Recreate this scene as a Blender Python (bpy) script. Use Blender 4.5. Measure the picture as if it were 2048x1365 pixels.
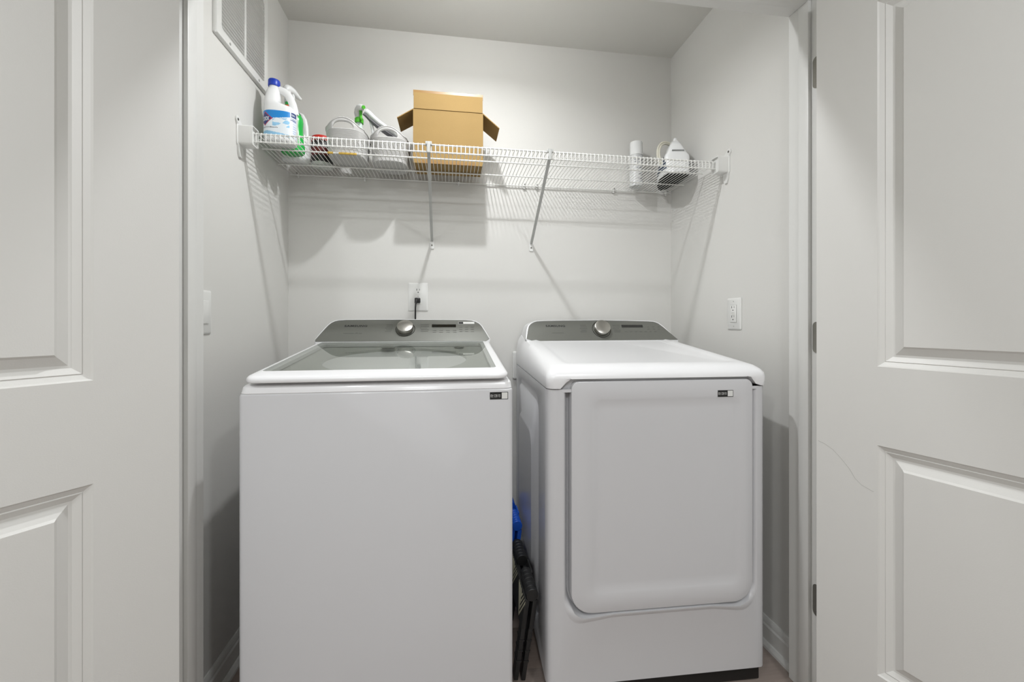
import bpy, bmesh, math, random
from mathutils import Vector, Matrix
random.seed(7)
S = bpy.context.scene
for o in list(bpy.data.objects): bpy.data.objects.remove(o, do_unlink=True)
COL = S.collection
R = math.radians

# ------------------------------------------------------------------ camera, world, lights, exposure
cam = bpy.data.cameras.new('camera'); co = bpy.data.objects.new('camera', cam); COL.objects.link(co)
co.location = (0, 0, 1.11); co.rotation_euler = (R(90), 0, -R(8.394))
cam.sensor_width = 36.0; cam.lens = 820 / 2048 * 36.0
cam.shift_y = -(682.5 - 644.0) / 2048; cam.clip_start = 0.02
S.camera = co
w = bpy.data.worlds.new('world'); S.world = w; w.use_nodes = True
w.node_tree.nodes['Background'].inputs[0].default_value = (0.9, 0.95, 1, 1)
w.node_tree.nodes['Background'].inputs[1].default_value = 0.02
S.view_settings.view_transform = 'Standard'; S.view_settings.look = 'None'
S.view_settings.gamma = 1.0; S.view_settings.use_curve_mapping = False
S.view_settings.exposure = 0.0

def lamp(name, kind, loc, power, color=(1, 1, 1), size=.1, rot=(0, 0, 0), spread=math.pi):
    l = bpy.data.lights.new(name, kind); l.energy = power; l.color = color
    if kind == 'POINT': l.shadow_soft_size = size
    if kind == 'AREA': l.shape = 'DISK'; l.size = size; l.spread = spread
    o = bpy.data.objects.new(name, l); o.location = loc; o.rotation_euler = rot; COL.objects.link(o); return o
lamp('closet_bulb_light', 'POINT', (0.06, 1.26, 2.345), 2.2, (.955, .975, 1), .024)
lamp('closet_bulb_downlight', 'AREA', (0.06, 1.26, 2.36), 9.2, (.965, .98, 1), .05, spread=2.8)
lamp('hall_light_right', 'AREA', (0.75, -0.36, 2.405), 13, (.965, .985, 1), .14)
lamp('hall_fill_left', 'AREA', (-0.75, -0.36, 2.405), 10, (.965, .985, 1), .14)  # added fill on the left, no known lamp there
lamp('hall_fill_rear', 'AREA', (-0.15, -1.3, 2.405), 27, (.955, .98, 1), .45)  # wide soft fill, added to even out the hall

# ------------------------------------------------------------------ materials
def lin(h):
    if isinstance(h, str):
        h = h.lstrip('#'); c = [int(h[i:i + 2], 16) / 255 for i in (0, 2, 4)]
    else: c = h
    return tuple(v / 12.92 if v <= .04045 else ((v + .055) / 1.055) ** 2.4 for v in c)
MATS = {}
def mat(name, col, rough=.5, metal=0., coat=0., bump=0., bscale=200., var=0., vscale=8., spec=.5, alpha=None, trans=0., sss=0.):
    if name in MATS: return MATS[name]
    m = bpy.data.materials.new(name); m.use_nodes = True; nt = m.node_tree
    b = nt.nodes['Principled BSDF']; c = lin(col)
    b.inputs['Base Color'].default_value = (*c, 1); b.inputs['Roughness'].default_value = rough
    b.inputs['Metallic'].default_value = metal; b.inputs['Coat Weight'].default_value = coat
    b.inputs['Coat Roughness'].default_value = .12
    b.inputs['Specular IOR Level'].default_value = spec
    if trans: b.inputs['Transmission Weight'].default_value = trans
    tc = nt.nodes.new('ShaderNodeTexCoord')
    nz = nt.nodes.new('ShaderNodeTexNoise'); nz.inputs['Scale'].default_value = vscale; nz.inputs['Detail'].default_value = 4
    nt.links.new(tc.outputs['Object'], nz.inputs['Vector'])
    mx = nt.nodes.new('ShaderNodeMix'); mx.data_type = 'RGBA'; mx.blend_type = 'MIX'
    v = max(var, .004)
    mx.inputs[6].default_value = (*[x * (1 - v) for x in c], 1); mx.inputs[7].default_value = (*[min(1, x * (1 + v)) for x in c], 1)
    nt.links.new(nz.outputs['Fac'], mx.inputs[0]); nt.links.new(mx.outputs[2], b.inputs['Base Color'])
    if bump:
        n2 = nt.nodes.new('ShaderNodeTexNoise'); n2.inputs['Scale'].default_value = bscale; n2.inputs['Detail'].default_value = 3
        nt.links.new(tc.outputs['Object'], n2.inputs['Vector'])
        bp = nt.nodes.new('ShaderNodeBump'); bp.inputs['Strength'].default_value = bump; bp.inputs['Distance'].default_value = .002
        nt.links.new(n2.outputs['Fac'], bp.inputs['Height']); nt.links.new(bp.outputs[0], b.inputs['Normal'])
    MATS[name] = m; return m
WALL = mat('wall_paint', '#d9d8d4', .75, bump=.12, bscale=260, var=.012, vscale=3)
CEIL = mat('ceiling_paint', '#d8d7d2', .9, bump=.15, bscale=240)
TRIM = mat('trim_paint', '#dededb', .35, bump=.04, bscale=120)
DOOR = mat('door_paint', '#d9d8d4', .42, bump=.06, bscale=400, var=.008)
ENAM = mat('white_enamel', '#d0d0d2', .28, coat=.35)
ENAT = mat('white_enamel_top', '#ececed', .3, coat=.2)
PLAST = mat('white_plastic', '#e2e2df', .35)
CONS = mat('console_grey', '#6f706a', .38, metal=.35, coat=.3, var=.02, vscale=60)
CHROME = mat('brushed_steel', '#b9b7b1', .28, metal=1., var=.05, vscale=40)
DARKCH = mat('dark_chrome', '#4b4a46', .2, metal=.9)
BLACK = mat('black_plastic', '#151515', .4)
BLKGL = mat('black_glass', '#1a1a18', .12, coat=.5)
PRINT = mat('grey_print', '#5d5e58', .6)
PRINTB = mat('black_print', '#1b1b1a', .6)
WIRE = mat('white_vinyl_wire', '#e4e4e0', .35)
GREYP = mat('grey_bracket', '#b9bab7', .45)
CARD = mat('cardboard', '#8d7241', .8, bump=.1, bscale=300, var=.06, vscale=14)
CARDIN = mat('cardboard_inside', '#9c7c47', .85, bump=.1, bscale=300, var=.06, vscale=14)
TAPE = mat('packing_tape', '#86632a', .35, var=.12, vscale=40)
BASK = mat('grey_basket_plastic', '#bdbcba', .45)
NICK = mat('satin_nickel', '#8f8d86', .35, metal=1.)
METD = mat('dark_screw', '#6e6c66', .4, metal=.8)
GREEN = mat('green_liquid_bottle', '#1fae46', .2, coat=.3, var=.1, vscale=20)
GREEND = mat('green_plastic', '#4fb52e', .35)
WHB = mat('white_bottle', '#e9eaea', .25, coat=.3)
BLUE = mat('blue_cap', '#1b3fb4', .35)
RED = mat('red_lid', '#c4281d', .4)
ORANGE = mat('orange_collar', '#d2683a', .5)
NAVY = mat('navy_plastic', '#22344f', .35)
DKRED = mat('dark_red_label', '#5e1714', .5)
DKBRN = mat('dark_jar', '#221f1d', .3)
CREAM = mat('cream_print', '#cfcab0', .6)
SOLE = mat('dark_soleplate', '#0a0a09', .6, spec=.1)
CORD = mat('cream_cord', '#d3d0c2', .55)
STBLUE = mat('blue_stool_plastic', '#1555c0', .4)
STBLK = mat('black_stool_plastic', '#1f1f1f', .45)
HOLE = mat('dark_slot', '#23221f', .8)
GAP = mat('shadow_gap', '#3a3936', .8)

# ------------------------------------------------------------------ mesh helpers
class MB:
    def __init__(s): s.v = []; s.f = []; s.m = []; s.mats = []; s.cm = 0
    def use(s, m):
        if m not in s.mats: s.mats.append(m)
        s.cm = s.mats.index(m); return s
    def add(s, vs, fs):
        n = len(s.v); s.v += [tuple(v) for v in vs]
        for f in fs: s.f.append(tuple(i + n for i in f)); s.m.append(s.cm)
        return s
    def box(s, x0, x1, y0, y1, z0, z1, b=0.):
        if b <= 0:
            vs = [(x, y, z) for z in (z0, z1) for y in (y0, y1) for x in (x0, x1)]
            return s.add(vs, [(0, 2, 3, 1), (4, 5, 7, 6), (0, 1, 5, 4), (2, 6, 7, 3), (0, 4, 6, 2), (1, 3, 7, 5)])
        bm = bmesh.new(); bmesh.ops.create_cube(bm, size=1)
        for v in bm.verts: v.co = Vector(((x0 + x1) / 2 + v.co.x * (x1 - x0), (y0 + y1) / 2 + v.co.y * (y1 - y0), (z0 + z1) / 2 + v.co.z * (z1 - z0)))
        bmesh.ops.bevel(bm, geom=bm.edges[:], offset=b, segments=2, profile=.5, affect='EDGES')
        bm.verts.index_update(); s.add([v.co[:] for v in bm.verts], [[v.index for v in f.verts] for f in bm.faces]); bm.free(); return s
    def loft(s, loops, cap0=True, cap1=True, closed=True, skip=None):
        n = len(loops[0]); b = len(s.v)
        for l in loops: s.v += [tuple(p) for p in l]
        for k in range(len(loops) - 1):
            for i in range(n if closed else n - 1):
                if skip and skip(k, i): continue
                j = (i + 1) % n
                s.f.append((b + k * n + i, b + k * n + j, b + (k + 1) * n + j, b + (k + 1) * n + i)); s.m.append(s.cm)
        if cap0: s.f.append(tuple(b + i for i in reversed(range(n)))); s.m.append(s.cm)
        if cap1: s.f.append(tuple(b + (len(loops) - 1) * n + i for i in range(n))); s.m.append(s.cm)
        return s
    def tube(s, pts, r, n=8, closed=False, flat=None):
        P = [Vector(p) for p in pts]; loops = []; N = len(P); prev = None
        for i, p in enumerate(P):
            if closed: t = P[(i + 1) % N] - P[i - 1]
            else: t = P[min(i + 1, N - 1)] - P[max(i - 1, 0)]
            t.normalize()
            if prev is None:
                a = Vector((0, 0, 1)) if abs(t.z) < .9 else Vector((1, 0, 0))
                u = t.cross(a).normalized()
            else: u = (prev - t * prev.dot(t)).normalized()
            prev = u; q = t.cross(u)
            rr_ = r[i] if isinstance(r, (list, tuple)) else r
            loops.append([p + u * math.cos(2 * math.pi * k / n) * rr_ + q * math.sin(2 * math.pi * k / n) * rr_ * (flat or 1) for k in range(n)])
        if closed: loops.append(loops[0])
        return s.loft(loops, not closed, not closed)
    def lathe(s, prof, n=32, c=(0, 0, 0), sx=1, sy=1, cap0=True, cap1=True):
        loops = [[(c[0] + r * sx * math.cos(2 * math.pi * k / n), c[1] + r * sy * math.sin(2 * math.pi * k / n), c[2] + z) for k in range(n)] for r, z in prof]
        return s.loft(loops, cap0, cap1)
    def prism(s, pts, d):
        d = Vector(d); a = [Vector(p) for p in pts]
        return s.loft([a, [p + d for p in a]])
    def xf(s, M, start=0):
        for i in range(start, len(s.v)): s.v[i] = tuple(M @ Vector(s.v[i]))
        return s
    def build(s, name, m=None, parent=None, world=False, smooth=35, bevel=0):
        if m is not None and not s.mats: s.mats = [m]
        off = Vector((0, 0, 0))
        if parent is not None and world:
            q = parent
            while q: off += q.location; q = q.parent
        me = bpy.data.meshes.new(name)
        me.from_pydata([tuple(Vector(v) - off) for v in s.v], [], s.f); 
        for k in s.mats: me.materials.append(k)
        for p, i in zip(me.polygons, s.m): p.material_index = i
        bm = bmesh.new(); bm.from_mesh(me); bmesh.ops.recalc_face_normals(bm, faces=bm.faces[:]); bm.to_mesh(me); bm.free()
        if smooth: me.shade_smooth(); me.set_sharp_from_angle(angle=R(smooth))
        o = bpy.data.objects.new(name, me); COL.objects.link(o)
        if parent is not None: o.parent = parent
        if bevel:
            md = o.modifiers.new('bevel', 'BEVEL'); md.width = bevel; md.segments = 2; md.limit_method = 'ANGLE'; md.angle_limit = R(40)
        return o
def link_copy(o, parent=None, loc=None):
    c = o.copy(); COL.objects.link(c)
    if parent is not None: c.parent = parent
    if loc is not None: c.location = loc
    return c
def copy_tree(o, parent=None):
    c = o.copy(); COL.objects.link(c)
    if parent is not None: c.parent = parent
    for ch in [k for k in bpy.data.objects if k.parent == o]: copy_tree(ch, c)
    return c
def thing(name, label, cat, loc=(0, 0, 0), rz=0, group=None):
    o = bpy.data.objects.new(name, None); COL.objects.link(o); o.empty_display_size = .05
    o.location = loc; o.rotation_euler = (0, 0, rz); o['label'] = label; o['category'] = cat
    if group: o['group'] = group
    return o
def struct(o, label):
    o['kind'] = 'structure'; o['label'] = label; return o
def lab(o, label): o['label'] = label; return o
def rr(x0, x1, y0, y1, r, n=5, m=1):
    """rounded rectangle, ccw; r = number or (bl, br, tr, tl); m = points per straight edge"""
    if not isinstance(r, (tuple, list)): r = (r,) * 4
    cs = [(x0 + r[0], y0 + r[0], 180, r[0]), (x1 - r[1], y0 + r[1], 270, r[1]), (x1 - r[2], y1 - r[2], 0, r[2]), (x0 + r[3], y1 - r[3], 90, r[3])]
    out = []
    for i, (cx, cy, a, q) in enumerate(cs):
        arc = [(cx + q * math.cos(R(a + 90 * k / n)), cy + q * math.sin(R(a + 90 * k / n))) for k in range(n + 1)]
        out += arc
        nx = cs[(i + 1) % 4]; b = (nx[0] + nx[3] * math.cos(R(nx[2])), nx[1] + nx[3] * math.sin(R(nx[2])))
        for k in range(1, m): t = k / m; out.append((arc[-1][0] * (1 - t) + b[0] * t, arc[-1][1] * (1 - t) + b[1] * t))
    return out
def superell(rx, ry, e, n, cx=0, cy=0):
    o = []
    for k in range(n):
        a = 2 * math.pi * k / n; c, s_ = math.cos(a), math.sin(a)
        o.append((cx + rx * math.copysign(abs(c) ** (2 / e), c), cy + ry * math.copysign(abs(s_) ** (2 / e), s_)))
    return o
def text_mesh(body, size=1., bold=0., sx=1., spacing=1.):
    cu = bpy.data.curves.new('txt', 'FONT'); cu.body = body; cu.size = size; cu.offset = bold; cu.space_character = spacing
    cu.resolution_u = 3; cu.align_x = 'LEFT'
    o = bpy.data.objects.new('txt', cu); COL.objects.link(o)
    dg = bpy.context.evaluated_depsgraph_get(); me = bpy.data.meshes.new_from_object(o.evaluated_get(dg))
    vs = [(v.co.x * sx, v.co.y) for v in me.vertices]; fs = [tuple(p.vertices) for p in me.polygons]
    bpy.data.objects.remove(o); bpy.data.curves.remove(cu); bpy.data.meshes.remove(me); return vs, fs
def text_fit(body, x0, x1, h, bold=0., spacing=1.):
    """text scaled to the box x0..x1, height h (cap height), base at 0"""
    vs, fs = text_mesh(body, 1., bold, 1., spacing)
    mnx = min(v[0] for v in vs); mxx = max(v[0] for v in vs); mny = min(v[1] for v in vs); mxy = max(v[1] for v in vs)
    return [(x0 + (v[0] - mnx) / (mxx - mnx) * (x1 - x0), (v[1] - mny) / (mxy - mny) * h) for v in vs], fs

# ------------------------------------------------------------------ setting
XL, XR, YB, YF, YI, ZC = -.70, 1.08, 1.90, 1.015, 1.14, 2.42
HX0, HX1, HY0 = -1.75, 2.1, -1.9
JL, JR, ZH = -.62, 1.041, 2.06          # jamb faces, head
struct(MB().box(HX0 - .1, HX1 + .1, HY0 - .1, YB + .1, -.06, -.006).build('floor', mat('floor_base', '#5c5049', .8)), 'plank floor running through hall and laundry closet')
floor = bpy.data.objects['floor']
PLK = []
for k, hx in enumerate(('#9a8c84', '#93847b', '#a1938b', '#8e8079')):
    m = mat('floor_plank_%d' % k, hx, .45, var=.08, vscale=6)
    nt = m.node_tree; b = nt.nodes['Principled BSDF']
    tc = nt.nodes.new('ShaderNodeTexCoord'); mp = nt.nodes.new('ShaderNodeMapping'); mp.inputs['Scale'].default_value = (2, 40, 40)
    nz = nt.nodes.new('ShaderNodeTexNoise'); nz.inputs['Scale'].default_value = 3; nz.inputs['Detail'].default_value = 6
    rp = nt.nodes.new('ShaderNodeValToRGB'); c = lin(hx)
    rp.color_ramp.elements[0].color = (*[v * .78 for v in c], 1); rp.color_ramp.elements[1].color = (*[v * 1.12 for v in c], 1)
    nt.links.new(tc.outputs['Object'], mp.inputs[0]); nt.links.new(mp.outputs[0], nz.inputs['Vector']); nt.links.new(nz.outputs['Fac'], rp.inputs[0]); nt.links.new(rp.outputs[0], b.inputs['Base Color'])
    PLK.append(m)
PW, PL = .18, 1.22
pm = []
for k in range(4):
    o = MB().box(0, PL - .0015, 0, PW - .0015, -.006, 0, .0008).build('plank', PLK[k]); pm.append(o.data); bpy.data.objects.remove(o)
row = 0; y = HY0 - .05
while y < YB + .08:
    x = HX0 - .1 - (row * .47) % PL
    while x < HX1 + .08:
        o = bpy.data.objects.new('plank', pm[(row * 2 + int(abs(x) * 3)) % 4]); COL.objects.link(o); o.parent = floor; o.location = (x, y, 0)
        x += PL
    y += PW; row += 1
struct(MB().box(HX0 - .1, HX1 + .1, HY0 - .1, YB + .1, ZC, ZC + .1).build('ceiling', CEIL), 'flat white ceiling over closet and hall')
struct(MB().box(XL - .1, XR + .1, YB, YB + .1, 0, ZC).build('wall_back', WALL), 'pale grey back wall of the laundry closet')
struct(MB().box(XL - .1, XL, YI, YB, 0, ZC).build('wall_left', WALL), 'pale grey left wall of the closet with the vent grille')
struct(MB().box(XR, XR + .1, YI, YB, 0, ZC).build('wall_right', WALL), 'pale grey right wall of the closet with an outlet')
fw = MB(); fw.box(HX0 - .1, JL - .02, YF, YI, 0, ZC); fw.box(JR + .02, HX1 + .1, YF, YI, 0, ZC); fw.box(JL - .02, JR + .02, YF, YI, ZH + .02, ZC)
struct(fw.build('wall_front', WALL), 'hall wall holding the closet opening')
struct(MB().box(HX0 - .1, HX0, HY0, YF, 0, ZC).build('wall_hall_left', WALL), 'left wall of the hall')
struct(MB().box(HX1, HX1 + .1, HY0, YF, 0, ZC).build('wall_hall_right', WALL), 'right wall of the hall')
struct(MB().box(HX0 - .1, HX1 + .1, HY0 - .1, HY0, 0, ZC).build('wall_hall_rear', WALL), 'rear wall of the hall behind the viewer')
# jamb with stops
jb = MB()
jb.box(JL - .02, JL, YF, YI, 0, ZH + .02); jb.box(JR, JR + .02, YF, YI, 0, ZH + .02); jb.box(JL, JR, YF, YI, ZH, ZH + .02)
tj = struct(jb.build('trim_1', TRIM, bevel=.0015), 'white door jamb lining the closet opening')
MB().box(JL, JL + .011, 1.058, 1.093, 0, ZH, .002).build('door_stop', TRIM, tj)
MB().box(JR - .011, JR, 1.058, 1.093, 0, ZH, .002).build('door_stop', TRIM, tj)
MB().box(JL + .011, JR - .011, 1.058, 1.093, ZH - .011, ZH, .002).build('door_stop', TRIM, tj)
# casing on the hall side
def casing(name, pts, d, label):
    return struct(MB().prism(pts, d).build(name, TRIM, bevel=.002), label)
prof = [(0, 0), (0, .009), (.012, .013), (.04, .015), (.055, .012), (.06, 0)]
casing('trim_2', [(JL - .006 - a, YF - b, 0) for a, b in prof], (0, 0, ZH + .006), 'white casing left of the closet opening')
casing('trim_3', [(JR + .006 + a, YF - b, 0) for a, b in prof], (0, 0, ZH + .006), 'white casing right of the closet opening')
casing('trim_4', [(JL - .066, YF - b, ZH + .006 + a) for a, b in prof], (JR - JL + .132, 0, 0), 'white casing above the closet opening')
# baseboards
bp = [(0, 0), (.026, 0), (.025, .008), (.018, .018), (.0135, .020), (.0135, .066), (.010, .072), (.010, .078), (.006, .088), (.004, .092), (0, .092)]
def baseb(name, f, d, label): return struct(MB().prism([f(a, z) for a, z in bp], d).build(name, TRIM, smooth=25), label)
baseb('baseboard_left', lambda a, z: (XL + a, YI, z), (0, YB - YI, 0), 'white baseboard along the left closet wall')
baseb('baseboard_right', lambda a, z: (XR - a, YI, z), (0, YB - YI, 0), 'white baseboard along the right closet wall')
baseb('baseboard_back', lambda a, z: (XL + .026, YB - a, z), (XR - XL - .052, 0, 0), 'white baseboard along the back closet wall')
baseb('baseboard_hall_rear', lambda a, z: (HX0, HY0 + a, z), (HX1 - HX0, 0, 0), 'white baseboard along the rear hall wall')
baseb('baseboard_hall_left', lambda a, z: (HX0 + a, HY0, z), (0, YF - HY0, 0), 'white baseboard along the left hall wall')
baseb('baseboard_hall_right', lambda a, z: (HX1 - a, HY0, z), (0, YF - HY0, 0), 'white baseboard along the right hall wall')

# ------------------------------------------------------------------ doors (leaf: x = width from hinge, y = 0 visible face, +y thickness, z)
DW, DT, DH = .815, .035, 2.03
OPN = [(.137, DW - .137, .24, .806), (.137, DW - .137, 1.0, 1.90)]
PROF = [(0, 0), (.003, .0032), (.0120, .0080), (.0138, .0068), (.0250, .0132), (.0300, .0138), (.0465, .0050), (.0508, .0004)]
def door(name, label, loc, ang, flip):
    f = -1 if flip else 1
    mb = MB()
    xs = [0, OPN[0][0], OPN[0][1], DW]; zs = [.008, OPN[0][2], OPN[0][3], OPN[1][2], OPN[1][3], DH]
    for yy in (0, DT):
        vs = [(x * f, yy, z) for z in zs for x in xs]; fs = []
        for a in range(5):
            for b in range(3):
                if b == 1 and a in (1, 3): continue
                i = a * 4 + b; fs.append((i, i + 1, i + 5, i + 4))
        mb.add(vs, fs)
    b = len(mb.v)
    for (x0, z0), (x1, z1) in (((0, .008), (DW, .008)), ((DW, .008), (DW, DH)), ((DW, DH), (0, DH)), ((0, DH), (0, .008))):
        mb.add([(x0 * f, 0, z0), (x1 * f, 0, z1), (x1 * f, DT, z1), (x0 * f, DT, z0)], [(0, 1, 2, 3)])
    o = mb.build(name, DOOR, smooth=0); struct(o, label)
    o.location = loc; o.rotation_euler = (0, 0, ang)
    for x0, x1, z0, z1 in OPN:
        p = MB()
        for side in (0, 1):
            loops = []
            for ins, dep in PROF:
                yy = dep if side == 0 else DT - dep
                loops.append([(x * f, yy, z) for x, z in ((x0 + ins, z0 + ins), (x1 - ins, z0 + ins), (x1 - ins, z1 - ins), (x0 + ins, z1 - ins))])
            p.loft(loops, False, True)
        p.build('door_panel', DOOR, o, smooth=12)
    return o
# hinge side corner of the visible face, direction of the leaf away from the hinge
dl = door('door_1', 'open white panelled closet door on the left', (-.586, .988, 0), math.atan2(-.819, -.574) + math.pi, True)
dr = door('door_2', 'open white panelled closet door on the right', (.999, .999, 0), math.atan2(-.961, .276), False)
# door faces: +y must point away from the viewer side
for o in (dl, dr):
    M = Matrix.Rotation(o.rotation_euler.z, 3, 'Z'); 
    n = M @ Vector((0, 1, 0)); p = Vector(o.location)
    if n.dot(p) < 0:
        for ch in [o] + [k for k in bpy.data.objects if k.parent == o]:
            for v in ch.data.vertices: v.co.y = -v.co.y
            ch.data.flip_normals()
# hinges on the right jamb and a scratch on the right door
for z0, z1 in ((1.785, 1.875), (1.02, 1.11), (.262, .352)):
    ol = rr(0, .03, z0, z1, (.003, .012, .012, .003), 5)
    m = MB().prism([(JR - .0005, 1.052 - .0 - (.03 - a) , z) for a, z in ol], (-.0016, 0, 0)); 
    h = m.build('hinge', NICK, tj)
    k = MB(); k.tube([(JR + .004, YF - .011, z0), (JR + .004, YF - .011, z1)], .006, 12); k.build('hinge_knuckle', NICK, h)
    ol = [(JL + .0005, 1.038 - (.021 - a * .7), z) for a, z in ol]
    h = MB().prism(ol, (.0016, 0, 0)).build('hinge', NICK, tj)
    k = MB(); k.tube([(JL - .004, YF - .011, z0), (JL - .004, YF - .011, z1)], .006, 12); k.build('hinge_knuckle', NICK, h)
sc = [(.004, .782), (.02, .778), (.04, .768), (.06, .749), (.078, .729), (.09, .709), (.105, .696), (.13, .688)]
sgn = -1 if any(v.co.y < -.001 for v in dr.data.vertices) else 1
lab(MB().tube([(a, -sgn * .00002, z) for a, z in sc], .0004, 4).build('scratch', mat('scratch_line', '#a3a29e', .7), dr), 'fine hairline scratch')

# ------------------------------------------------------------------ washing machine
W0, W1, WF, WBK = -.528, .167, 1.11, 1.83
washer = thing('washing_machine', 'white top-load washing machine with a glass lid, left of the dryer', 'washing machine', ((W0 + W1) / 2, (WF + WBK) / 2, 0))
m = MB(); m.loft([[(x, y, z) for x, y in rr(W0 + i, W1 - i, WF + i, WBK - i, .014 - i, 5)] for z, i in ((.02, 0), (.922, 0), (.926, .0015), (.928, .004))]); m.build('cabinet', ENAM, washer, True)
for x in (W0 + .06, W1 - .06):
    for y in (WF + .06, WBK - .06):
        MB().lathe([(.024, 0), (.024, .008), (.012, .01), (.012, .021)], 16, (x, y, 0)).build('leg', BLACK, washer, True)
def wz(y): return .0992 * (y - 1.10)        # slope of the top
m = MB(); lp = []
for i, z, k in ((.006, .924, 0), (.001, .9295, 0), (.002, .932, 0), (.004, .943, .3), (.008, .947, .5), (.03, .949, .9)):
    lp.append([(x, y, z + k * wz(y)) for x, y in rr(W0 + i, W1 - i, WF + i, WBK - i * .3, .02, 5)])
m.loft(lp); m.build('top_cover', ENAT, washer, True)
L0, L1, LF, LB = -.513, .154, 1.098, 1.676
G0, G1, GF, GB = -.494, .126, 1.158, 1.672
m = MB(); lp = []
for i, z in ((.012, .9555), (.004, .956), (.001, .9585), (0, .962), (.001, .967), (.005, .9712), (.011, .9735)):
    lp.append([(x, y, z + wz(y)) for x, y in rr(L0 + i, L1 - i, LF + i, LB, (.03 - i * .5, .03 - i * .5, .004, .004), 6)])
gl = rr(G0, G1, GF, GB, (.014, .014, .004, .004), 6)
lp.append([(x, y, .9748 + wz(y)) for x, y in gl])
lp.append([(x, y, .968 + wz(y)) for x, y in gl])
gi = rr(G0 + .012, G1 - .012, GF + .012, GB - .012, .01, 6)
lp.append([(x, y, .968 + wz(y)) for x, y in gi]); lp.append([(x, y, .957 + wz(y)) for x, y in gi])
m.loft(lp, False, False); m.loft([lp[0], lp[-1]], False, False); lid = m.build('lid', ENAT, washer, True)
# thin tinted glass: clear see-through with fresnel mirror
gm = bpy.data.materials.new('tinted_glass'); gm.use_nodes = True; nt = gm.node_tree; nt.nodes.clear()
out = nt.nodes.new('ShaderNodeOutputMaterial'); tr = nt.nodes.new('ShaderNodeBsdfTransparent'); gs = nt.nodes.new('ShaderNodeBsdfGlossy'); mx = nt.nodes.new('ShaderNodeMixShader'); fr = nt.nodes.new('ShaderNodeFresnel')
tr.inputs[0].default_value = (*lin('#dcdeda'), 1); gs.inputs[0].default_value = (.92, .93, .92, 1); gs.inputs['Roughness'].default_value = .01; fr.inputs[0].default_value = 1.55
nt.links.new(fr.outputs[0], mx.inputs[0]); nt.links.new(tr.outputs[0], mx.inputs[1]); nt.links.new(gs.outputs[0], mx.inputs[2]); nt.links.new(mx.outputs[0], out.inputs[0])
g2 = rr(G0 + .0006, G1 - .0006, GF + .0006, GB - .0006, (.0135, .0135, .004, .004), 6)
lab(MB().add([(x, y, .9742 + wz(y)) for x, y in g2], [tuple(range(len(g2)))]).build('glass_pane', gm, lid, True), 'grey tinted lid glass')
# tub deck seen through the glass
cx_, cy_ = (W0 + W1) / 2, 1.42
DECK = mat('tub_deck', '#bcbeb9', .4)
n = 48; m = MB()
sq = []
for k in range(n):
    a = 2 * math.pi * (k + .5) / n; c, s_ = math.cos(a), math.sin(a); t = 1 / max(abs(c) / .315, abs(s_) / .245); sq.append((cx_ + c * t, cy_ + s_ * t))
circ = lambda r: [(cx_ + r * math.cos(2 * math.pi * (k + .5) / n), cy_ + r * .95 * math.sin(2 * math.pi * (k + .5) / n)) for k in range(n)]
m.loft([[(x, y, .955 + wz(y)) for x, y in sq], [(x, y, .953 + wz(y)) for x, y in circ(.232)], [(x, y, .945) for x, y in circ(.225)], [(x, y, .80) for x, y in circ(.222)]], False, True)
m.build('tub_deck', DECK, washer, True)
m = MB(); m.lathe([(.026, 0), (.026, .003), (.02, .0045)], 24, (cx_ - .06, 1.66 - .03, .957 + wz(1.63))); m.build('dispenser_cap', mat('dispenser_grey', '#85877f', .5), washer, True)
m = MB(); m.lathe([(.02, 0), (.02, .003), (.016, .0045)], 24, (cx_ + .21, 1.66 - .03, .957 + wz(1.63))); m.build('dispenser_cap', mat('dispenser_grey', '#85877f', .5), washer, True)

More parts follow.
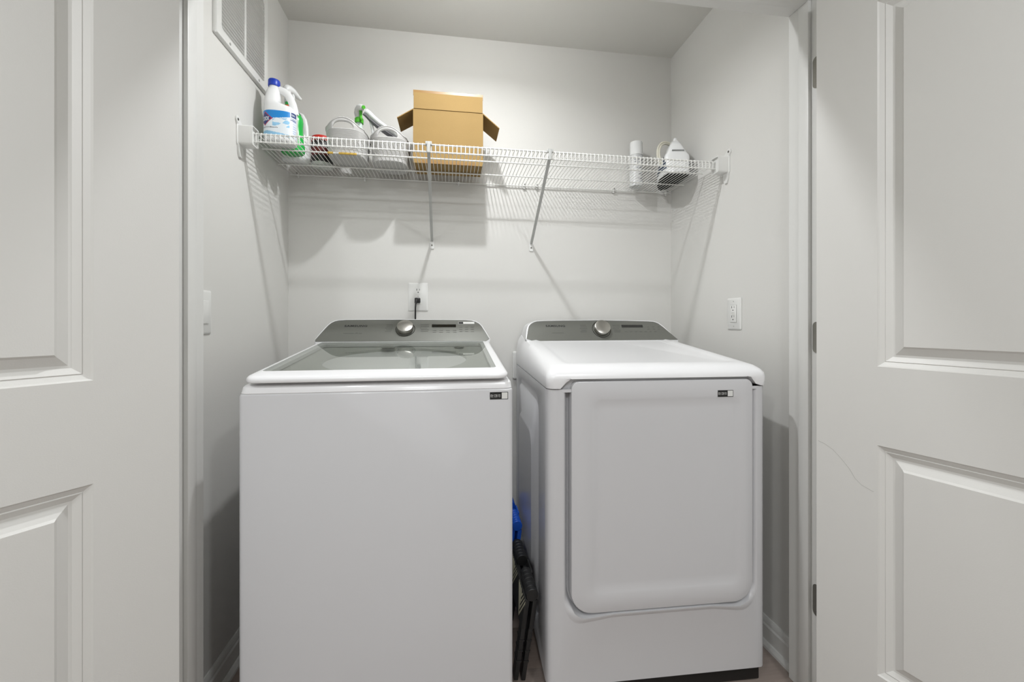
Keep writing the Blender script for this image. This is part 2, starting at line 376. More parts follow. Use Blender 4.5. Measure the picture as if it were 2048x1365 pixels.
# ---- consoles: P(x, t, d): across, up the sloping face, out of it
def smooth_outline(pts, it=2):
    for _ in range(it):
        o = []
        for i in range(len(pts)):
            a = pts[i]; b = pts[(i + 1) % len(pts)]
            o.append((a[0] * .75 + b[0] * .25, a[1] * .75 + b[1] * .25)); o.append((a[0] * .25 + b[0] * .75, a[1] * .25 + b[1] * .75))
        pts = o
    return pts
def console(root, P, outline, backY, low, txt, leg_l, leg_r, knob, disp, sub, btn, stick=None, world=True, big=False):
    """outline in (x, t)"""
    cxo = sum(p[0] for p in outline) / len(outline)
    face = outline
    rim = []
    for x, t in outline:
        rim.append((x + (.0035 if x > cxo else -.0035) * (1 if t > .02 else .6), t + (.0035 if t > .05 else 0)))
    def q(p, d): return P(p[0], p[1], d)
    mb = MB()
    back = []
    for x, t in rim:
        v = Vector(P(x, t, 0)); back.append((cxo + (x - cxo) * .985, backY if t > .03 else backY, v.z - (.006 if t > .05 else 0) - (low if t < .015 else 0)))
    front_low = [tuple(Vector(q(p, 0)) - Vector((0, 0, low if p[1] < .006 else 0))) for p in rim]
    mb.loft([back, front_low, [q(p, .0008) for p in face]], True, True)
    hs = mb.build('console', ENAT, root, world, smooth=30)
    mb = MB(); mb.loft([[q(p, .0004) for p in face], [q((cxo + (p[0] - cxo) * .998, p[1] * .99 + .0005), .0022) for p in face]], False, True)
    mb.build('control_panel', CONS, hs, world, smooth=30)
    e = .0026
    def strip(mb, x0, x1, t0, t1, d=e, th=.0003):
        mb.loft([[P(a, b, d) for a, b in ((x0, t0), (x1, t0), (x1, t1), (x0, t1))], [P(a, b, d + th) for a, b in ((x0, t0), (x1, t0), (x1, t1), (x0, t1))]])
    vs, fs = text_fit('SAMSUNG', txt[0], txt[1], txt[3], .035, 1.12)
    lab(MB().add([P(x, t + txt[2], e) for x, t in vs], fs).build('brand_lettering', PRINTB, hs, world, smooth=0), 'black brand lettering')
    mb = MB(); random.seed(3)
    for (x0, x1, t0, t1, nrow, al) in (leg_l, leg_r):
        for k in range(nrow):
            t = t1 + (t0 - t1) * k / (nrow - 1); wdt = (x1 - x0) * random.uniform(.6, 1); sl = (x1 - x0) * .12 * k / nrow
            a = x0 + (random.uniform(0, .2) * (x1 - x0)); strip(mb, a, min(a + wdt, x1 + .004), t, t + .0032)
    for s_ in sub: strip(mb, *s_)
    for b in btn: strip(mb, *b)
    mb.build('panel_legend', PRINT, hs, world, smooth=0)['kind'] = 'stuff'
    mb = MB(); strip(mb, *disp, e, .0008)
    lab(mb.build('display', BLKGL, hs, world, smooth=0), 'dark display window')
    # knob: axis along the face normal
    kx, kt, kr = knob
    def ring(r, d): return [P(kx + r * math.cos(2 * math.pi * k / 40), kt + r * math.sin(2 * math.pi * k / 40), d) for k in range(40)]
    mb = MB(); mb.loft([ring(kr * 1.2, e), ring(kr * 1.2, e + .0012), ring(kr * 1.14, e + .0012), ring(kr * 1.14, e)], False, False); mb.build('knob_ring', DARKCH, hs, world)
    mb = MB(); mb.loft([ring(kr * .94, .002), ring(kr * .94, .006), ring(kr, .0065), ring(kr, .022), ring(kr * .975, .0245), ring(kr * .93, .0252), ring(kr * .2, .0256)], False, True)
    lab(mb.build('knob', CHROME, hs, world, smooth=40), 'brushed steel selector knob')
    if stick:
        x0, x1, t0, t1, xm = stick
        mb = MB(); mb.use(PLAST); strip(mb, x0, x1, t0, t1, e + .0002, .0004); mb.use(PRINTB); strip(mb, x0 + .001, xm, t0 + .001, t1 - .001, e + .0007, .0002)
        lab(mb.build('sticker', None, hs, world, smooth=0), 'small white and black energy sticker')
    return hs
wo = [(-.5205, 1.0315), (-.5236, 1.0386), (-.512, 1.06), (-.4986, 1.0826), (-.490, 1.0955), (-.4817, 1.1045), (-.470, 1.111), (-.4563, 1.1147), (-.4287, 1.1168), (-.29, 1.1176), (-.1519, 1.1178), (-.03, 1.1172), (.0605, 1.1163), (.0855, 1.114), (.1035, 1.1085), (.116, 1.1012), (.1252, 1.0915), (.140, 1.067), (.1555, 1.0385), (.1404, 1.0300)]
q2 = 2 ** .5
wo = [(x, (z - 1.0325) * q2) for x, z in wo]
def PW_(x, t, d): return (x, 1.68 + t / q2 - d / q2, 1.0325 + t / q2 + d / q2)
T = lambda z: (z - 1.0325) * q2
console(washer, PW_, wo, 1.815, .05, (-.4275, -.339, T(1.0875), .0105), (-.268, -.232, T(1.068), T(1.0945), 5, 'r'), (-.130, -.094, T(1.068), T(1.0955), 5, 'l'),
        (-.1868, T(1.0775), .0325), (-.0808, .0185, T(1.0855), T(1.0965)),
        [(-.425, -.385, T(1.0615), T(1.0615) + .003), (-.379, -.370, T(1.0615), T(1.0615) + .005), (-.366, -.354, T(1.0608), T(1.0608) + .003)],
        [(-.077 + k * .0275, -.062 + k * .0275, T(1.0645) + r * .0105, T(1.0645) + r * .0105 + .0025) for k in range(4) for r in (0, 1)] + [(.032 + k * .024, .045 + k * .024, T(1.067) + r * .0125, T(1.067) + r * .0125 + .003) for k in range(3) for r in range(3)],
        (.0285, .096, T(1.0985), T(1.1075), .049))
# energy sticker on the cabinet
def sticker(root, P, x0, x1, xm, z0, z1, world, name='sticker'):
    mb = MB()
    def st(a, b, c, d, e, mm): mb.use(mm); mb.loft([[P(x, z, e) for x, z in ((a, c), (b, c), (b, d), (a, d))], [P(x, z, e + .0002) for x, z in ((a, c), (b, c), (b, d), (a, d))]])
    st(x0, x1, z0, z1, .0001, PRINTB); st(xm + .001, x1 - .0015, z0 + .0015, z1 - .0015, .0003, PLAST)
    h = z1 - z0; wd = xm - x0; a, b = z0 + h * .32, z0 + h * .68
    LG = mat('sticker_icon', '#b9b9b7', .6)
    mb.use(LG)
    def bar(u0, u1, v0, v1): st(x0 + wd * u0, x0 + wd * u1, a + (b - a) * v0, a + (b - a) * v1, .0004, LG)
    for u0, u1, v0, v1 in ((.07, .11, 0, 1), (.07, .30, 0, .14), (.11, .22, .86, 1), (.14, .22, .6, .72), (.14, .2, .3, .42), (.2, .27, .38, .6), (.26, .3, .6, .9),
                           (.38, .41, .1, .9), (.38, .64, 0, .12), (.38, .64, .88, 1), (.61, .64, .1, .9), (.495, .525, 0, 1), (.55, .6, .3, .7),
                           (.72, .75, .05, .85), (.72, .9, .86, 1), (.87, .9, .2, .85), (.8, .9, 0, .14), (.78, .84, .35, .55)): bar(u0, u1, v0, v1)
    return lab(mb.build(name, None, root, world, smooth=0), 'black and white energy sticker')
sticker(washer, lambda x, z, d: (x, WF - d, z), .103, .153, .1345, .8985, .9185, True)

# ------------------------------------------------------------------ dryer (local: x across, y back, z up)
DXW, DD = .682, .725
dryer = thing('clothes_dryer', 'white front-load dryer with a large square door, right of the washer', 'dryer', (.2726, 1.154, 0), R(-2))
# cabinet shell: rounded front edges; front face has a shallow well for the door
def wellbot(u): 
    s_ = (u - .35) / .27; return .258 - .028 * min(1, max(0, abs(s_) - .55) / .45) ** 1.5
m = MB()
sec = [(0.0, .03), (.002, .014), (.006, .006), (.014, .001), (.03, 0), (DXW - .03, 0), (DXW - .014, .001), (DXW - .006, .006), (DXW - .002, .014), (DXW, .03)]
# sides with embossed panels, back, front with well
zb, zt = .052, .914
fr_o = rr(.03, DXW - .03, zb, zt, .0001, 6, 6)
wl = rr(.05, .652, .26, .905, (.075, .075, .004, .004), 6, 6)
def wlf(i, dep, ridge=0.): 
    o = []
    for u, z in rr(.048 + i, .652 - i, .242 + i, .905, (.062, .062, .004, .004), 6, 6):
        if z < .31: z += (wellbot(u) - .258) * .6 * (1 - (z - .242) / .07)
        k = min(1, max(0, (.315 - z) / .05)); k = k * k * (3 - 2 * k)
        o.append((u, dep * (1 - k) + ridge * k, z))
    return o
m.loft([[(u, 0, z) for u, z in fr_o], wlf(0, 0, 0), wlf(.0015, .0005, -.0006), wlf(.006, .006, -.0032), wlf(.0105, .016, -.0056), wlf(.0140, .028, -.0064), wlf(.0150, .033, .02), wlf(.018, .036, .036)], False, True)
for side in (0, 1):
    cs = sec[:5] if side == 0 else sec[5:]
    m.loft([[(u, v, zb) for u, v in cs], [(u, v, zt) for u, v in cs]], False, False, closed=False)
m.loft([[(0, DD, zb), (DXW, DD, zb)], [(0, DD, zt), (DXW, DD, zt)]], False, False, closed=False)
def sidepanel(u, sg):
    of = rr(.03, DD, zb, zt, .0001, 6, 2)
    lp = [[(u, v, z) for v, z in of]]
    for (a0, a1, b0, b1, r_, dep) in ((.135, .66, .13, .878, .07, 0), (.147, .65, .14, .868, .06, .008), (.165, .635, .16, .85, .05, .008), (.176, .625, .17, .84, .045, 0),
                                      (.226, .585, .24, .742, .07, 0), (.238, .575, .25, .73, .06, -.008), (.25, .565, .262, .715, .05, -.008)):
        lp.append([(u + sg * dep, v, z) for v, z in rr(a0, a1, b0, b1, r_, 6, 2)])
    m.loft(lp, False, True)
sidepanel(0, 1); sidepanel(DXW, -1)
m.add([(0, .03, zt), (DXW, .03, zt), (DXW, DD, zt), (0, DD, zt)], [(0, 1, 2, 3)]); m.add([(0, .03, zb), (DXW, .03, zb), (DXW, DD, zb), (0, DD, zb)], [(0, 1, 2, 3)])
m.build('cabinet', ENAM, dryer, smooth=40)
MB().box(.012, DXW - .012, .014, DD - .01, .004, .051, .003).build('base', BLACK, dryer)
for x in (.05, DXW - .05):
    for y in (.06, DD - .06): MB().lathe([(.02, 0), (.02, .006)], 16, (x, y, 0)).build('leg', BLACK, dryer)
# top cover
def tz(v): return max(0, v) * .105
def notch(u):
    f_ = lambda t: t * t * (3 - 2 * t)
    a = f_(min(1, max(0, (u - .042) / .026))) ** .6; b = f_(min(1, max(0, (DXW - .034 - u) / .026))) ** .6; return a * b
m = MB(); lp = []
for i, z, k, fr_ in ((0, .9165, 0, 1), (-.002, .93, 0, 1), (-.002, .944, .2, .0), (0, .955, .5, 0), (.008, .965, .8, 0), (.02, .9725, 1, 0), (.034, .976, 1, 0), (.058, .979, 1, 0), (.070, .976, 1, 0), (.085, .9735, 1, 0)):
    l = []
    for x, y in rr(i, DXW - i, -.006 + i * 1.0, DD, (.022, .022, .006, .006), 6, 40):
        zz = z + k * tz(y)
        if fr_ and y < .03: zz = z + (.945 - z) * notch(x) * fr_
        nf = notch(x) * (1 if y < .03 else 0)
        yy = y
        pass
        l.append((x, yy, zz))
    lp.append(l)
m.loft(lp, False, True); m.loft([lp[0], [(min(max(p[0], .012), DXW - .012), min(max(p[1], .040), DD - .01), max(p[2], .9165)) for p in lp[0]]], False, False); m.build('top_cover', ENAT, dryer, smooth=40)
MB().box(.003, DXW - .003, .034, DD - .004, .912, .918).build('seam', GAP, dryer)
MB().box(.036, DXW - .036, .014, .032, .905, .9435, .003).build('cover_return', ENAM, dryer)
# door slab
D0, D1, DZ0, DZ1 = .0705, .636, .260, .9365
m = MB(); lp = []
for i, v in ((.006, .033), (0, .030), (0, .0015), (.0012, -.0030), (.004, -.0045)):
    lp.append([(x, v, z) for x, z in rr(D0 + i, D1 - i, DZ0 + i, DZ1 - i, (.062, .062, .022, .022), 7, 3)])
for a0, a1, b0, b1, r_, v in ((.129, .600, .312, .887, .03, -.0048), (.135, .594, .318, .880, .026, -.0030), (.147, .582, .334, .866, .02, .0006), (.157, .572, .346, .854, .018, .0010)):
    lp.append([(x, v, z) for x, z in rr(a0, a1, b0, b1, r_, 7, 3)])
m.loft(lp, True, True); dd = m.build('door', ENAM, dryer, smooth=40)
sticker(dd, lambda x, z, d: (x, -.0049 - d, z), .521, .571, .552, .8835, .9035, False)
do = [(.0184, 1.0382), (.0225, 1.055), (.0275, 1.075), (.0325, 1.089), (.039, 1.097), (.0482, 1.1035), (.058, 1.108), (.0693, 1.1108), (.10, 1.1128), (.18, 1.1145), (.3282, 1.1157), (.46, 1.114), (.57, 1.1112), (.5919, 1.1095), (.6035, 1.1065), (.6145, 1.1008), (.630, 1.087), (.655, 1.060), (.6819, 1.0310), (.36, 1.030), (.0441, 1.0292)]
kx_ = (.85 ** 2 + .53 ** 2) ** .5; cy2, sy2 = .53 / kx_, .85 / kx_
do = [(x, (z - 1.03) / sy2) for x, z in do]
def PD_(x, t, d): return (x, .525 + t * cy2 - d * sy2, 1.03 + t * sy2 + d * cy2)
T2 = lambda z: (z - 1.03) / sy2
console(dryer, PD_, do, DD - .01, .05, (.1058, .190, T2(1.0865), .0098), (.2524, .290, T2(1.0645), T2(1.0925), 5, 'r'), (.3985, .432, T2(1.0645), T2(1.0925), 5, 'l'),
        (.348, T2(1.0765), .034), (.441, .537, T2(1.0842), T2(1.0947)), [(.130, .180, T2(1.0605), T2(1.0605) + .0025)],
        [(.452 + k * .022, .462 + k * .022, T2(1.0645), T2(1.0645) + .0025) for k in range(7)] + [(.556 + k * .024, .566 + k * .024, T2(1.076) + r * .011, T2(1.076) + r * .011 + .0025) for k in range(3) for r in range(2)], None, False)
# back cheek of the console joining the top cover
# ------------------------------------------------------------------ wire shelf
SZ = 1.75
shelf = thing('wire_shelf', 'white vinyl-coated wire shelf spanning the closet above both machines', 'shelf', (.19, 1.69, SZ))
wr = .0014
w0 = MB().tube([(0, .205, 0), (0, -.185, 0), (0, -.1925, -.0015), (0, -.195, -.006), (0, -.195, -.034)], wr, 6).build('wire', WIRE, shelf)
xw = -.683 - .19; first = True
nw = 0
while xw < 1.064 - .19:
    o = w0 if first else link_copy(w0); o.location = (xw, 0, 0); first = False; xw += .01527; nw += 1
rx0, rx1 = XL + .012 - .19, XR - .012 - .19
for y, z in ((-.1915, -.0045), (-.1925, -.031), (-.0665, -.0045), (.0785, -.0045), (.1995, -.0045)):
    a, b = (rx0 + .02, rx1 - .02) if y < -.1 else (rx0, rx1)
    MB().tube([(a, y, z), (b, y, z)], .0030, 8).build('rod', WIRE, shelf)
lab(MB().box(-.46 - .19, -.44 - .19, -.0700, -.0632, -.0080, -.0012, .001).build('stain', mat('yellow_stain', '#c9a545', .5), shelf), 'yellowish spill on the rod')
lab(MB().box(-.42 - .19, -.355 - .19, -.0700, -.0632, -.0080, -.0012, .001).build('stain', mat('yellow_stain', '#c9a545', .5), shelf), 'yellowish spill on the rod')
def endbr(sx):
    X = (XL if sx > 0 else XR) - .19
    m = MB()
    yz = rr(-.222, -.176, -.052, .012, .006, 4)
    yo = rr(-.226, -.172, -.056, .016, .008, 4)
    # wall flange, box, ear, tail
    m.loft([[(X + sx * .0006, y, z) for y, z in yo], [(X + sx * .0035, y, z) for y, z in yo], [(X + sx * .0045, y, z) for y, z in yz], [(X + sx * .040, y, z) for y, z in yz]], True, True)
    ear = [(X + sx * .0006, -.222 + .012 * math.cos(a) - .0, .028 + .012 * math.sin(a)) for a in [R(20 * k) for k in range(18)]]
    m.prism(ear, (sx * .004, 0, 0))
    m.prism([(X + sx * .0006, -.226, .012), (X + sx * .0006, -.233, .024), (X + sx * .0006, -.214, .036), (X + sx * .0006, -.180, .014)], (sx * .003, 0, 0))
    m.prism([(X + sx * .0006, -.222, -.05), (X + sx * .0006, -.190, -.05), (X + sx * .0006, -.193, -.078), (X + sx * .0006, -.200, -.092), (X + sx * .0006, -.212, -.092), (X + sx * .0006, -.219, -.078)], (sx * .006, 0, 0))
    b = m.build('end_bracket', PLAST, shelf, smooth=40)
    m = MB(); st = len(m.v); m.lathe([(.0042, 0), (.0042, .0012), (.002, .002)], 12); m.xf(Matrix.Translation((X + sx * .0046, -.222, .028)) @ Matrix.Rotation(sx * R(90), 4, 'Y')); m.build('screw', METD, b)
    m = MB(); yi = rr(-.219, -.179, -.049, .009, .004, 4)
    m.loft([[(X + sx * .0402, y, z) for y, z in yz], [(X + sx * .048, y, z) for y, z in yz], [(X + sx * .048, y, z) for y, z in yi], [(X + sx * .0402, y, z) for y, z in yi]], False, False); m.build('bracket_lip', PLAST, b)
endbr(1); endbr(-1)
for xt, xf_, zf in ((-.081, -.088, 1.478), (.364, .371, 1.478)):
    a = Vector((xt - .19, -.196, -.020)); c = Vector((xf_ - .19, .203, zf - SZ))
    d = (c - a).normalized(); sd = Vector((1, 0, 0)); up = d.cross(sd).normalized()
    m = MB(); hw, ht = .0058, .0042
    m.loft([[p + sd * u + up * v for u, v in ((-hw, -ht), (hw, -ht), (hw, ht), (-hw, ht))] for p in (a, a + (c - a) * .03, c)])
    m.box(a.x - hw, a.x + hw, -.2025, -.1975, -.036, .002)
    br = m.build('support_brace', GREYP, shelf, bevel=.0012)
    m = MB(); m.box(a.x - .011, a.x - .006, -.2015, -.182, -.008, .0035, .001); m.box(a.x + .006, a.x + .011, -.2015, -.182, -.008, .0035, .001); m.box(a.x - .011, a.x + .011, -.2015, -.182, .002, .0045, .001)
    m.build('brace_hook', GREYP, br)
    m = MB(); m.prism([(x, .209, z) for x, z in rr(c.x - .0095, c.x + .0095, zf - SZ - .036, zf - SZ + .006, .004, 4)], (0, -.0035, 0)); m.build('brace_foot', PLAST, br, smooth=40)
    m = MB(); m.lathe([(.0035, 0), (.0035, .0012), (.0015, .002)], 12); m.xf(Matrix.Translation((c.x, .2055, zf - SZ - .02)) @ Matrix.Rotation(R(90), 4, 'X')); m.build('screw', METD, br)
c0 = None
for x in (-.657, -.38, .032, .337, .396, .775, 1.047):
    if c0 is None:
        m = MB(); m.box(-.005, .005, .190, .2094, -.0085, .0035, .002); m.box(-.0038, .0038, .198, .2094, -.017, -.007, .0015); c0 = m.build('wall_clip', PLAST, shelf)
        m = MB(); m.lathe([(.0028, 0), (.0028, .0012)], 10); m.xf(Matrix.Translation((0, .1895, .0005)) @ Matrix.Rotation(R(90), 4, 'X')); s0 = m.build('screw', METD, c0)
        c0.location = (x - .19, 0, 0)
    else:
        c = link_copy(c0, shelf, (x - .19, 0, 0)); k = link_copy(s0, c)
ST = SZ + .0016          # top of the wires

# ------------------------------------------------------------------ things on the shelf
def wrapg(fa, a0, a1, z0, z1, na, nz, pick):
    """label shell: fa(angle, z, lift) -> point; pick(s, t) -> material"""
    mb = MB(); ms = {}
    vs = [fa(a0 + (a1 - a0) * i / na, z0 + (z1 - z0) * j / nz) for j in range(nz + 1) for i in range(na + 1)]
    b = len(mb.v); mb.v += vs
    for j in range(nz):
        for i in range(na):
            mb.use(pick((i + .5) / na, (j + .5) / nz)); q = j * (na + 1) + i
            mb.f.append((q, q + 1, q + na + 2, q + na + 1)); mb.m.append(mb.cm)
    return mb
# bleach jug
bl = thing('bleach_jug', 'white bleach jug with a blue cap and blue label at the left shelf end', 'bottle', (-.612, 1.594, ST), R(6))
BX, BY = .0535, .040
def jug_sec(z):
    # (cx, rx, ry)
    P_ = [(0, 0, .046, .033), (.004, 0, .0515, .038), (.012, 0, BX, BY), (.11, 0, BX, BY), (.122, 0, .0525, .0395), (.130, -.004, .0485, .038), (.137, -.017, .035, .0365), (.145, -.0245, .0265, .034), (.158, -.0255, .0245, .031), (.175, -.025, .0235, .027), (.188, -.024, .0215, .0235), (.196, -.023, .0195, .0195), (.202, -.022, .0165, .0165), (.210, -.022, .0160, .0160)]
    return P_
m = MB(); lp = []
for z, cx, rx_, ry_ in jug_sec(0):
    e = 2.6 if z < .15 else 2.0 + .6 * max(0, (.2 - z) / .05)
    lp.append([(x, y, z) for x, y in superell(rx_, ry_, e, 48, cx, 0)])
m.loft(lp)
m.tube([(-.018, 0, .196), (-.002, 0, .1985), (.011, 0, .194), (.023, 0, .184), (.032, 0, .169), (.0385, 0, .152), (.0420, 0, .134), (.043, 0, .114)], [.010, .0088, .0084, .0082, .0082, .0084, .0092, .0105], 14, flat=1.6)
m.build('bottle_body', WHB, bl, smooth=60)
m = MB(); n = 48; lp = []
for z, r in ((.207, .0185), (.209, .0192), (.2275, .0188), (.2305, .0175), (.231, .015)):
    lp.append([(-.022 + (r + (.0006 if k % 2 else 0)) * math.cos(2 * math.pi * k / n), (r + (.0006 if k % 2 else 0)) * math.sin(2 * math.pi * k / n), z) for k in range(n)])
m.loft(lp); m.build('cap', BLUE, bl, smooth=50)
def bsurf(a, z, lift=.0005):
    c, s_ = math.cos(a), math.sin(a); e = 2.6
    return ((BX + lift) * math.copysign(abs(c) ** (2 / e), c), (BY + lift) * math.copysign(abs(s_) ** (2 / e), s_), z)
LW = mat('label_pale', '#dfe6ea', .35); LB1 = mat('label_blue', '#1583cc', .35); LB2 = mat('label_light_blue', '#8fc1e0', .35, var=.15, vscale=60); LN = mat('label_navy', '#1d3573', .35); LR = mat('label_red', '#b3243a', .35); LP = mat('label_lilac', '#b6c0da', .35)
def pick(s, t):
    # s: 0 left .. 1 right round the front, t: 0 bottom .. 1 top
    dx, dz = (s - .20) / .225, (t - .66) / .25
    if abs(dx) + abs(dz) * .9 < .86: return LN
    if abs(dx) + abs(dz) * .9 < 1.0: return LR
    if s > .76:
        if t > .82 and s > .78: return LN
        if abs(t - .70) < .02 or abs(t - .76) < .012: return LN
        return LP if (int(t * 22) % 2 == 0 and s > .84) else LW
    up = .52 + .36 * s
    if t > up and t < .98: return LB1
    if t > up - .05 - .02 * math.sin(s * 9): return LW
    n_ = math.sin(s * 23 + t * 9) + math.sin(t * 31 - s * 14)
    if .42 < s < .74 and t > .36 and n_ > .1: return LB2
    if t < .15 + .05 * math.sin(s * 7): return LB2
    return LW
m = wrapg(bsurf, R(-168), R(-12), .016, .108, 120, 60, pick); lb = m.build('label', None, bl, smooth=60); lab(lb, 'blue and white paper label')
def on_label(body, s0, s1, t0, hh, mt, bold=.0, slant=0., nm='label_lettering'):
    vs, fs = text_fit(body, s0, s1, hh, bold); A = lambda s: R(-168) + R(156) * s
    lab(MB().add([bsurf(A(s + slant * (t)), .016 + .092 * (t0 + t), .0009) for s, t in vs], fs).build(nm, mt, lb, smooth=0), 'printed label words')
on_label('CLOROX', .055, .345, .575, .16, LW, .03)
on_label('Splash-Less', .10, .36, .30, .05, PRINTB)
on_label('Bleach', .37, .5, .30, .05, PRINTB)
on_label('CLOROX', .80, .93, .87, .07, LW, .03)

# trigger spray head: local, neck at origin, nozzle along +x
def trigger(root, z, c1, c2, rz, cx=0, cy=0, sc=1.0, ring=None):
    M = Matrix.Translation((cx, cy, z)) @ Matrix.Rotation(rz, 4, 'Z') @ Matrix.Scale(sc, 4)
    m = MB(); m.lathe([(.0145, 0), (.0150, .002), (.0150, .016), (.012, .019)], 24); m.xf(M); m.build('collar', ring or c1, root)
    m = MB()
    prof = [(-.020, .050, .009, .016), (-.018, .058, .012, .016), (-.010, .064, .0135, .016), (.004, .066, .0135, .0145), (.018, .063, .012, .0125), (.030, .056, .0095, .0105), (.041, .048, .0075, .008)]
    m.tube([(-.003, 0, .015), (-.004, 0, .03), (-.006, 0, .046)], [.0105, .0095, .0115], 14)
    lp = []
    for x, zt_, hw, hh in prof:
        lp.append([(x + .0, hw * math.cos(2 * math.pi * k / 16), zt_ - hh + hh * math.sin(2 * math.pi * k / 16)) for k in range(16)])
    m.loft(lp); m.xf(M); h = m.build('spray_head', c1, root, smooth=50)
    m = MB(); m.tube([(.012, 0, .043), (.018, 0, .032), (.017, 0, .020), (.022, 0, .008), (.030, 0, .003)], [.006, .0055, .005, .0045, .003], 10); m.xf(M); m.build('trigger_lever', c2, h)
    m = MB(); m.tube([(.039, 0, .0425), (.049, 0, .0385)], [.0062, .0058], 12); m.xf(M); m.build('nozzle', c2, h)
def spray_bottle(root, prof, c1, c2, body, rz, sy=.62, ring=None, sc=1.):
    m = MB(); m.lathe(prof, 40, sy=1, sx=1)
    for i, v in enumerate(m.v):
        k = min(1, max(0, (prof[-1][1] - v[2]) / .05)); m.v[i] = (v[0], v[1] * (1 - (1 - sy) * k), v[2])
    m.build('bottle_body', body, root, smooth=60)
    trigger(root, prof[-1][1] - .002, c1, c2, rz, ring=ring, sc=sc)
gb = thing('spray_bottle', 'green cleaner bottle with white trigger, behind the bleach jug', 'bottle', (-.600, 1.674, ST))
def lean(o):
    for v in o.data.vertices: v.co.x -= .014 * min(1, max(0, (v.co.z - .135) / .05))
spray_bottle(gb, [(.036, 0), (.041, .004), (.0425, .014), (.040, .055), (.037, .080), (.036, .100), (.0375, .122), (.036, .138), (.032, .152), (.0255, .165), (.017, .180), (.0145, .186), (.0145, .195)], WHB, WHB, GREEN, R(58), .78, WHB, 1.05)
m = MB(); m.lathe([(.0332, .1515), (.0262, .1652)], 32, cap0=False, cap1=False, sy=.96); lab(m.build('neck_band', NAVY, gb), 'navy band below the orange one')
m = MB(); m.lathe([(.0264, .1652), (.0180, .1800)], 32, cap0=False, cap1=False); lab(m.build('neck_band', ORANGE, gb), 'orange band at the neck')
for o in [k for k in bpy.data.objects if k.parent == gb]:
    lean(o)
    for k in [q for q in bpy.data.objects if q.parent == o]: lean(k)
# white jug with a loop handle
wj = thing('handled_jug', 'white jug with a looped side handle behind the green bottle', 'bottle', (-.622, 1.765, ST), R(-8))
m = MB(); lp = []
for z, cx, rx_, ry_ in ((0, 0, .044, .036), (.004, 0, .049, .041), (.015, 0, .051, .043), (.085, 0, .051, .043), (.10, -.002, .047, .042), (.13, -.010, .037, .038), (.165, -.016, .029, .032), (.19, -.018, .020, .022), (.2, -.018, .015, .015), (.212, -.018, .015, .015)):
    lp.append([(x, y, z) for x, y in superell(rx_, ry_, 2.5, 40, cx, 0)])
m.loft(lp)
m.tube([(-.004, 0, .193), (.010, 0, .195), (.024, 0, .188), (.034, 0, .170), (.0395, 0, .145), (.0415, 0, .115), (.041, 0, .085), (.036, 0, .07)], .0085, 12, flat=1.3)
m.build('bottle_body', WHB, wj, smooth=60)
MB().lathe([(.0175, .208), (.0175, .226), (.015, .228)], 28, (-.018, 0, 0)).build('cap', WHB, wj)
# red-lidded jar
jr = thing('red_lid_jar', 'dark round jar with a red lid beside the left basket', 'jar', (-.535, 1.812, ST))
MB().lathe([(.036, 0), (.041, .003), (.0425, .01), (.0425, .016)], 40).build('jar_bottom', mat('jar_clear', '#c9ccc6', .25, coat=.3), jr)
MB().lathe([(.0422, .016), (.0422, .095), (.038, .104), (.036, .108)], 40).build('jar_body', DKBRN, jr, smooth=50)
MB().lathe([(.0426, .042), (.0426, .075)], 40, cap0=False, cap1=False).build('label', DKRED, jr)
MB().lathe([(.0426, .0765), (.0426, .092)], 40, cap0=False, cap1=False).build('label_band', mat('jar_band', '#3b3a3c', .5), jr)
m = MB(); n = 60; m.loft([[((r + (.0005 if k % 2 else 0)) * math.cos(2 * math.pi * k / n), (r + (.0005 if k % 2 else 0)) * math.sin(2 * math.pi * k / n), z) for k in range(n)] for r, z in ((.0405, .105), (.041, .107), (.041, .122), (.039, .1245), (.02, .125))]); m.build('lid', RED, jr, smooth=50)

